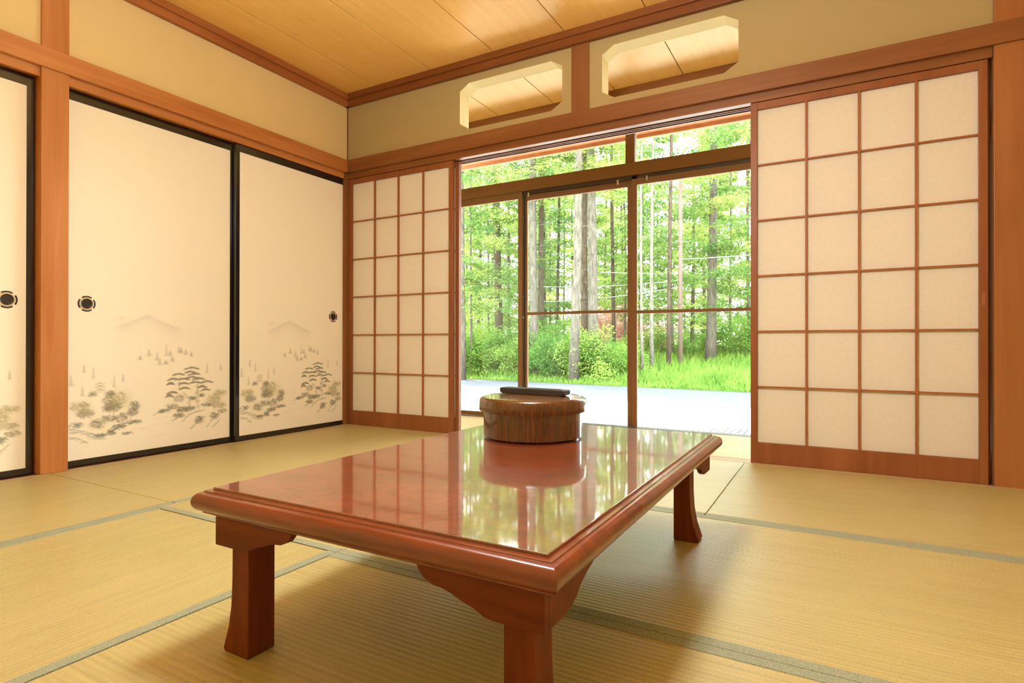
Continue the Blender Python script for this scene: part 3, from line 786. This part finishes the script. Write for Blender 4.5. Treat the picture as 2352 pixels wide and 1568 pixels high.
# slatted deck outside the sill
dk = empty('slatted_deck', (1.75, 1.14, -0.45), 0, 'sunlit slatted step deck just outside the garden window', 'deck')
sl = MB()
x = -1.9
while x < 1.95: sl.box(x, x+0.034, -0.19, 0.22, 0.405, 0.425); x += 0.0435
jt = MB(); x = -1.9
while x < 1.9: jt.box(x+0.0335, x+0.044, -0.185, 0.215, 0.400, 0.4247); x += 0.0435
jt.build('gap_shade_strips', plain('deck_gap_shade', lin(34, 34, 36), 0.9, 0.05), dk)  # dark strips added to paint the shade in the open gaps between slats
sl.build('slats', plain('bleached_deck_wood', lin(236, 230, 220), 0.8, 0.2, var=0.06), dk)
bm_ = MB()
for y in (-0.15, 0.02, 0.18): bm_.box(-1.9, 1.94, y-0.02, y+0.02, 0.36, 0.405)
bm_.build('bearers', plain('deck_bearers', lin(120, 110, 100), 0.8), dk)
for sx in (-1.7, 0.0, 1.7):
    for sy in (-0.15, 0.18): B(sx-0.025, sx+0.025, sy-0.025, sy+0.025, 0.0, 0.36).build('leg', plain('deck_post', lin(120, 110, 100), 0.8), dk)

# ------------------------------------------------------------------ foliage
def leaf_mat(name, a, b, tr=0.5):
    m, nt, out = nmat(name)
    d = nt.nodes.new('ShaderNodeBsdfDiffuse'); t = nt.nodes.new('ShaderNodeBsdfTranslucent'); mx = nt.nodes.new('ShaderNodeMixShader')
    n = noise(nt, coords(nt), 1.6, 3, 0.7)
    oi = nt.nodes.new('ShaderNodeObjectInfo')
    ad = nt.nodes.new('ShaderNodeMath'); ad.operation = 'MULTIPLY_ADD'; nt.links.new(oi.outputs['Random'], ad.inputs[0]); ad.inputs[1].default_value = 0.4; ad.inputs[2].default_value = -0.2
    a2 = nt.nodes.new('ShaderNodeMath'); a2.operation = 'ADD'; nt.links.new(n, a2.inputs[0]); nt.links.new(ad.outputs[0], a2.inputs[1])
    c = ramp(nt, a2.outputs[0], [(0.32, a), (0.68, b)])
    c2 = mixc(nt, c, (1.0, 1.0, 0.55, 1), 0.25, 'MULTIPLY')
    nt.links.new(c, d.inputs[0]); nt.links.new(c, t.inputs[0]); mx.inputs[0].default_value = tr
    nt.links.new(d.outputs[0], mx.inputs[1]); nt.links.new(t.outputs[0], mx.inputs[2]); nt.links.new(mx.outputs[0], out.inputs[0])
    return m
M_LEAF = leaf_mat('broad_leaves', lin(88, 120, 64), lin(152, 166, 92))
M_NEED = leaf_mat('conifer_needles', lin(74, 104, 56), lin(144, 160, 82), 0.4)
M_BUSH = leaf_mat('bush_leaves', lin(84, 124, 56), lin(140, 166, 80))
M_PINK = leaf_mat('pink_blossom', lin(196, 148, 138), lin(222, 184, 172))
M_GRASS = leaf_mat('grass_blades', lin(80, 118, 48), lin(122, 152, 68))
def bark(name, a, b):
    m, nt, out = nmat(name); p = principled(nt, out, 0.9, 0.1)
    n = noise(nt, coords(nt, (9, 9, 2.2)), 2.0, 5, 0.65, 0.4)
    nt.links.new(ramp(nt, n, [(0.35, a), (0.65, b)]), p.inputs['Base Color'])
    nt.links.new(bump(nt, n, 0.6, 0.01), p.inputs['Normal']); return m
M_BARKP = bark('pale_bark', lin(64, 60, 52), lin(98, 93, 83))
M_BARKW = bark('white_bark', lin(74, 70, 62), lin(118, 113, 102))
M_BARKB = bark('brown_bark', lin(50, 42, 33), lin(78, 69, 56))
M_POLE = plain('weathered_pole', lin(118, 98, 90), 0.8, 0.2, var=0.1)

rng = np.random.default_rng(11)
def quads(name, P, dirs, L, Wd, m, nrm=None):
    """leaf cloud: P centres, dirs leaf axis, L length, Wd width; each leaf a rhombic quad"""
    n = len(P)
    d = dirs/np.linalg.norm(dirs, axis=1, keepdims=True)
    r = nrm if nrm is not None else rng.normal(size=(n, 3))
    s = np.cross(d, r); s /= np.linalg.norm(s, axis=1, keepdims=True)+1e-9
    L = L[:, None]; Wd = Wd[:, None]
    v = np.stack([P-d*L*0.5, P+s*Wd*0.5, P+d*L*0.5, P-s*Wd*0.5], 1).reshape(-1, 3)
    me = bpy.data.meshes.new(name)
    me.vertices.add(4*n); me.vertices.foreach_set('co', v.ravel())
    me.loops.add(4*n); me.loops.foreach_set('vertex_index', np.arange(4*n, dtype=np.int32))
    me.polygons.add(n); me.polygons.foreach_set('loop_start', (np.arange(n)*4).astype(np.int32)); me.polygons.foreach_set('loop_total', np.full(n, 4, np.int32))
    me.update(calc_edges=True); me.materials.append(m)
    return me

def conifer_foliage(name, z0, z1, rmax, step, m, dens=1.0, leaf=0.10):
    P = []; Dd = []
    z = z0
    while z < z1:
        t = (z-z0)/(z1-z0); R = rmax*(1-0.75*t)*rng.uniform(0.65, 1.1)
        for b in range(rng.integers(4, 7)):
            a = rng.uniform(0, 2*PI); Lb = R*rng.uniform(0.5, 1.1); n = int(95*dens*Lb/1.5)+8
            s = rng.uniform(0.12, 1, n)**0.8
            lat = rng.normal(size=n)*0.30*Lb*s*(1.15-s)
            dr = rng.uniform(-0.25, 0.05)
            rad = s*Lb
            x = rad*math.cos(a)-lat*math.sin(a); y = rad*math.sin(a)+lat*math.cos(a)
            zz = z+dr*rad-0.10*rad*rad/Lb+rng.normal(size=n)*0.05
            P.append(np.stack([x, y, zz], 1))
            dd = np.stack([math.cos(a)+rng.normal(size=n)*0.6, math.sin(a)+rng.normal(size=n)*0.6, rng.normal(size=n)*0.25-0.1], 1)
            Dd.append(dd)
        z += step*rng.uniform(0.7, 1.3)
    P = np.concatenate(P); Dd = np.concatenate(Dd); n = len(P)
    nr = np.tile([0., 0, 1], (n, 1))+rng.normal(size=(n, 3))*0.45
    return quads(name, P, Dd, leaf*rng.uniform(0.7, 1.5, n), leaf*0.42*rng.uniform(0.7, 1.4, n), m, nr)

def leafy_foliage(name, blobs, m, leaf=0.09, dens=1.0):
    P = []
    for cx, cy, cz, rx, ry, rz, n in blobs:
        n = int(n*dens)
        q = rng.normal(size=(n, 3)); q /= np.linalg.norm(q, axis=1, keepdims=True); q *= (rng.uniform(0.15, 1, n)**0.45)[:, None]
        P.append(q*[rx, ry, rz]+[cx, cy, cz])
    P = np.concatenate(P); n = len(P)
    P += rng.normal(size=(n, 3))*0.05
    return quads(name, P, rng.normal(size=(n, 3))*[1, 1, 0.5], leaf*rng.uniform(0.6, 1.4, n), leaf*0.6*rng.uniform(0.7, 1.3, n), m, np.tile([0., 0, 1], (n, 1))+rng.normal(size=(n, 3))*0.7)

def spray_blobs(z0, z1, R, k, n):
    out_ = []
    for i in range(k):
        a = rng.uniform(0, 2*PI); r = R*rng.uniform(0.1, 0.85); z = rng.uniform(z0, z1)
        f = rng.uniform(0.6, 1.2)
        out_.append((r*math.cos(a), r*math.sin(a), z, 0.85*f, 0.85*f, 0.22*f, n))
    return out_

FOL = {
 'larch_a': conifer_foliage('foliage_a', 2.2, 13.5, 2.7, 0.42, M_NEED, 1.1),
 'larch_b': conifer_foliage('foliage_b', 3.6, 14.0, 2.2, 0.50, M_NEED, 1.0),
 'high': conifer_foliage('foliage_c', 5.6, 14.0, 2.6, 0.45, M_NEED, 1.2),
 'fir': conifer_foliage('foliage_d', 0.6, 9.0, 2.3, 0.34, M_NEED, 1.2, 0.09),
 'broad_a': leafy_foliage('foliage_e', spray_blobs(1.4, 9.0, 2.6, 44, 330), M_LEAF, 0.095),
 'broad_b': leafy_foliage('foliage_f', spray_blobs(0.8, 6.0, 2.1, 34, 330), M_LEAF, 0.085),
 'far_a': leafy_foliage('foliage_g', spray_blobs(0.5, 13.0, 3.6, 52, 120), M_LEAF, 0.24),
 'far_b': conifer_foliage('foliage_h', 1.2, 15.0, 3.2, 0.6, M_NEED, 0.8, 0.20),
}
def trunk_mesh(h, r0, r1, lean=(0, 0), branches=True, seed=1):
    rd_ = random.Random(seed); m = MB()
    pts = []; rad = []
    for i in range(9):
        t = i/8; pts.append((lean[0]*t*h+0.05*math.sin(t*5+seed), lean[1]*t*h+0.04*math.sin(t*4+seed*2), t*h-0.1)); rad.append(r0*(1-t)+r1*t+(0.25*r0 if i == 0 else 0))
    m.tube(pts, rad, 10)
    if branches:
        for i in range(22):
            z = rd_.uniform(1.6, h*0.8); t = z/h; a = rd_.uniform(0, 2*PI); L = rd_.uniform(0.25, 0.9)
            bx_, by_ = lean[0]*z, lean[1]*z
            p = [(bx_, by_, z), (bx_+L*0.5*math.cos(a), by_+L*0.5*math.sin(a), z+0.05), (bx_+L*math.cos(a+0.2), by_+L*math.sin(a+0.2), z+0.02*L)]
            m.tube(p, [0.010, 0.006, 0.002], 5, False)
    return m.mesh('trunk')

K0 = (CAM[0], CAM[1])
def place(k, D):
    y = CAM[1]+D; x = CAM[0]+k*D
    return x, y, gz(x, y)
def tree(k, D, dia, fol, barkm, label, group=None, lean=(0, 0), fscale=1.0, h=14, rz=None, seed=1, branches=True, name='tree', cat='tree'):
    x, y, z = place(k, D)
    t = empty(name, (x, y, z-0.05), rz if rz is not None else 0, label, cat, group)
    link('trunk', trunk_mesh(h, dia/2, dia/5, lean, branches, seed), barkm, t, smooth=True)
    if fol:
        fo = bpy.data.objects.new('foliage', FOL[fol]); C.objects.link(fo); fo.parent = t
        fo.location = (lean[0]*4, lean[1]*4, 0); fo.scale = (fscale, fscale, fscale); fo.rotation_euler = (0, 0, seed*1.7)
    return t

# the trunks one can pick out through the glass, left to right
tree(-0.688, 13.5, 0.20, 'larch_a', M_BARKP, 'pale trunk at the far left edge of the window opening', lean=(0.004, 0), seed=1)
tree(-0.592, 16.5, 0.30, 'larch_a', M_BARKB, 'brown straight trunk seen through the left narrow pane', lean=(-0.012, 0), seed=2)
tree(-0.511, 15.0, 0.27, 'high', M_BARKP, 'pale trunk just right of the left window stile', lean=(-0.010, 0), seed=3)
tree(-0.496, 16.8, 0.22, 'larch_b', M_BARKB, 'brown trunk close behind the pale one by the left window stile', seed=4)
tree(-0.4605, 19.0, 0.13, 'larch_b', M_BARKB, 'thin trunk in the left part of the middle pane', seed=5)
tree(-0.428, 14.0, 0.26, 'high', M_BARKP, 'pale leaning trunk in the middle pane', lean=(0.012, 0), seed=6)
tree(-0.405, 15.4, 0.24, 'high', M_BARKB, 'brown trunk crossing behind the leaning pale one', lean=(-0.004, 0), seed=16)
tree(-0.3935, 15.0, 0.31, 'high', M_BARKP, 'thickest pale grey trunk in the middle pane', lean=(-0.006, 0), seed=7)
tree(-0.352, 18.5, 0.14, 'larch_b', M_BARKB, 'thin dark trunk left of the centre window stile', seed=8)
tree(-0.2985, 15.2, 0.085, None, M_BARKW, 'slender pale trunk just right of the centre window stile', lean=(0.004, 0), seed=9, branches=False)
tree(-0.279, 15.6, 0.11, None, M_BARKW, 'slender white trunk in the right pane, second from the centre stile', lean=(0.002, 0), seed=10, branches=False)
tree(-0.248, 16.0, 0.12, None, M_BARKB, 'slim brown trunk in the right pane left of the pink pole', seed=11)
tree(-0.1795, 18.2, 0.30, 'larch_b', M_BARKP, 'straight grey trunk in the right pane', seed=12)

# background trees: one of each kind, then copies
gr = random.Random(5)
kinds = []
for fk, bk, nm, h in (('far_a', M_BARKB, 'broadleaf_tree', 12), ('far_b', M_BARKB, 'conifer_tree', 15), ('broad_a', M_BARKP, 'young_broadleaf_tree', 9), ('fir', M_BARKB, 'fir_tree', 9)):
    kinds.append((nm, tree(-0.4, 40, 0.22 if nm != 'young_broadleaf_tree' else 0.12, fk, bk, '', name=nm, h=h, seed=gr.randrange(99))))
LB = {'broadleaf_tree': ('tall yellow-green broadleaf tree deep in the wood', 'broadleaf trees deep in the wood'),
      'conifer_tree': ('tall green conifer deep in the wood', 'conifers deep in the wood'),
      'young_broadleaf_tree': ('bright young broadleaf tree among the trunks', 'young broadleaf trees among the trunks'),
      'fir_tree': ('small dark fir with low boughs among the trunks', 'small firs among the trunks')}
spots = []
def put(ki, k, D, s=1.0):
    spots.append((ki, k, D, s))
for i, D in enumerate((35, 43, 50)):
    n = 8
    for j in range(n):
        put((i+j) % 2, -0.80+0.80*(j+gr.random())/n, D+gr.uniform(-2, 2), gr.uniform(0.85, 1.25))
for j in range(9): put(gr.choice((0, 1, 2)), -0.76+0.72*(j+gr.random())/9, gr.uniform(25, 31), gr.uniform(0.7, 0.95))
for k, D, s in ((-0.245, 19.5, 0.95), (-0.62, 17, 0.8), (-0.66, 14.6, 0.75), (-0.54, 18.5, 0.8), (-0.33, 20.5, 0.8), (-0.12, 19, 0.95), (-0.10, 17.5, 0.9), (-0.45, 22, 0.8), (-0.15, 22, 0.9)): put(2, k, D, s)
for k, D, s in ((-0.70, 18, 0.9), (-0.57, 21, 0.9), (-0.30, 22, 0.85), (-0.39, 24, 0.95), (-0.21, 25, 0.9), (-0.64, 24, 1.0), (-0.49, 20, 0.7)): put(3, k, D, s)
first = [True]*4
ORD = ['first', 'second', 'third', 'fourth', 'fifth', 'sixth', 'seventh', 'eighth', 'ninth', 'tenth', 'eleventh', 'twelfth', 'thirteenth']
for ki, k, D, s in spots:
    nm, proto = kinds[ki]
    o = proto if first[ki] else copy_tree(proto)
    first[ki] = False
    x, y, z = place(k, D)
    o.location = (x, y, z-0.05); o.rotation_euler = (0, 0, gr.uniform(0, 6.28)); o.scale = (s, s, s)
    lab = LB[nm][0]
    if nm in ('young_broadleaf_tree', 'fir_tree'):
        rank = sorted([q[1] for q in spots if q[0] == ki]).index(k); lab = ORD[rank]+' from the left of the '+('bright young broadleaf trees among the trunks' if ki == 2 else 'small dark low-boughed firs among the trunks')
    else:
        lab += ' behind the '+('left part of the window' if k < -0.60 else 'left stile and middle pane' if k < -0.34 else 'right pane' if k < -0.12 else 'right shoji edge')
    tag(o, lab, nm.replace('_', ' ').split(' ')[0] if nm == 'conifer_tree' else 'tree', LB[nm][1])

# bushes along the bank
bushes = []
def bush_blobs(R, H, k, n):
    out_ = []
    for _ in range(k):
        x = rng.uniform(-R, R)*0.8; hh = H*(1-0.5*(x/R)**2)*rng.uniform(0.15, 1.15); f = rng.uniform(0.5, 1.2)
        out_.append((x, rng.uniform(-0.45, 0.45), hh, 0.30*f, 0.30*f, 0.20*f, int(n*f*f)))
    return out_
BM = [leafy_foliage('bush_leaves_a', bush_blobs(0.95, 1.05, 46, 200), M_BUSH, 0.058), leafy_foliage('bush_leaves_b', bush_blobs(0.75, 0.95, 34, 200), M_BUSH, 0.052)]
def bush(k, D, s, mi, label, mm=None, group=None, name='bush'):
    x, y, z = place(k, D)
    t = empty(name, (x, y, z-0.03), gr.uniform(-0.5, 0.5), label, 'bush', group)
    o = bpy.data.objects.new('leaves', BM[mi]); C.objects.link(o); o.parent = t; o.scale = (s, s, s)
    if mm is not None:
        me = BM[mi].copy(); me.materials.clear(); me.materials.append(mm); o.data = me
    st = MB()
    for i in range(5): st.tube([(gr.uniform(-0.1, 0.1), 0, 0), (gr.uniform(-0.4, 0.4)*s, gr.uniform(-0.2, 0.2), 0.7*s)], [0.012, 0.006], 5)
    st.build('stems', M_BARKB, t)
    return t
ROW = ((-0.70, 14.6, 1.05, 0), (-0.665, 15.2, 1.1, 0), (-0.625, 14.8, 1.1, 1), (-0.58, 15.4, 1.2, 0), (-0.542, 14.9, 1.1, 1), (-0.505, 15.2, 1.15, 0), (-0.47, 14.6, 1.05, 0), (-0.435, 14.9, 1.1, 1), (-0.40, 14.5, 1.15, 0), (-0.36, 14.6, 1.0, 1), (-0.325, 15.2, 0.8, 0), (-0.485, 16.4, 1.35, 0), (-0.635, 16.8, 1.4, 0))
for k, D, s, mi in ROW:
    bush(k, D, s, mi, ORD[sorted(q[0] for q in ROW).index(k)]+' from the left of the bright green bushes at the foot of the trees', group='bushes at the edge of the wood')
ROW2 = ((-0.30, 19.5, 0.9, 0), (-0.255, 20, 0.9, 0), (-0.21, 19.5, 0.85, 1), (-0.15, 20, 1.1, 0), (-0.10, 19, 1.2, 0))
for k, D, s, mi in ROW2:
    bush(k, D, s, mi, ORD[sorted(q[0] for q in ROW2).index(k)]+' from the left of the low bushes behind the tall grass', group='bushes behind the tall grass')
bush(-0.365, 21.0, 1.5, 0, 'pink flowering bush left of the centre window stile', M_PINK, name='flowering_bush')
bush(-0.292, 21.5, 1.4, 0, 'pink flowering bush right of the centre window stile', M_PINK, name='flowering_bush')

# grass on the bank: uncountable
n = 52000
gx = rng.uniform(-14, 8, n); gd = rng.uniform(0, 1, n)**1.3*8.5
gy = 10.25-0.11*(gx+1.0)+gd
kk = (gx-CAM[0])/(gy-CAM[1]); keep = (kk > -0.78) & (kk < -0.02)
gx, gy = gx[keep], gy[keep]; n = len(gx)
zz = np.array([gz(a, b) for a, b in zip(gx, gy)])
kk = (gx-CAM[0])/(gy-CAM[1])
clump = 0.6+0.4*np.sin(gx*2.1)*np.cos(gy*1.7)
hgt = np.where(kk > -0.33, 0.42, 0.30)*rng.uniform(0.5, 1.25, n)*(0.7+0.4*clump)*np.clip((gy-(10.25-0.11*(gx+1.0)))/1.2+0.25, 0.25, 1)
P = np.stack([gx, gy, zz+hgt*0.45], 1)
dd = np.stack([rng.normal(size=n)*0.35, rng.normal(size=n)*0.35, np.ones(n)], 1)
gm = quads('grass', P, dd, hgt, np.full(n, 0.028), M_GRASS)
go = bpy.data.objects.new('tall_grass', gm); C.objects.link(go)
tag(go, 'sunlit tall grass covering the bank beyond the road', 'grass', kind='stuff')

# utility pole and wires
x, y, z = place(-0.2310, 17.0)
up = empty('utility_pole', (x, y, z-0.05), 0, 'pinkish weathered utility pole in the right pane', 'utility pole')
MB().tube([(0, 0, 0), (0, 0, 9)], [0.068, 0.050], 12).build('pole_shaft', M_POLE, up, smooth=True)
MB().box(-0.7, 0.7, -0.04, 0.04, 7.6, 7.7).build('cross_arm', M_POLE, up)
M_WIRE = plain('pale_cable_sheath', lin(150, 152, 150), 0.4, 0.5)
def wire(a, b, sag, label):
    pts = []
    for i in range(17):
        t = i/16; p = Vector(a).lerp(Vector(b), t); p.z -= sag*4*t*(1-t); pts.append(tuple(p))
    o = MB().tube(pts, [0.012]*17, 6).build('overhead_cable', M_WIRE)
    tag(o, label, 'cable')
zc = lambda py, D: CAM[2]+(783-py)*D/FPX*1.02
wire((x, y, zc(612, 18.6)), (x+9, y+2.0, zc(560, 20)), 0.25, 'uppermost pale cable right of the utility pole')
wire((x, y, zc(640, 18.6)), (x-8.5, y+2.0, zc(600, 24)), 0.2, 'upper pale cable crossing the middle pane')
wire((x, y, zc(655, 18.6)), (x-8.5, y+2.4, zc(650, 24)), 0.2, 'lower pale cable crossing the middle pane')
wire((x, y, zc(668, 18.6)), (x-8.0, y+2.8, zc(690, 24)), 0.2, 'lowest pale cable crossing the middle pane')
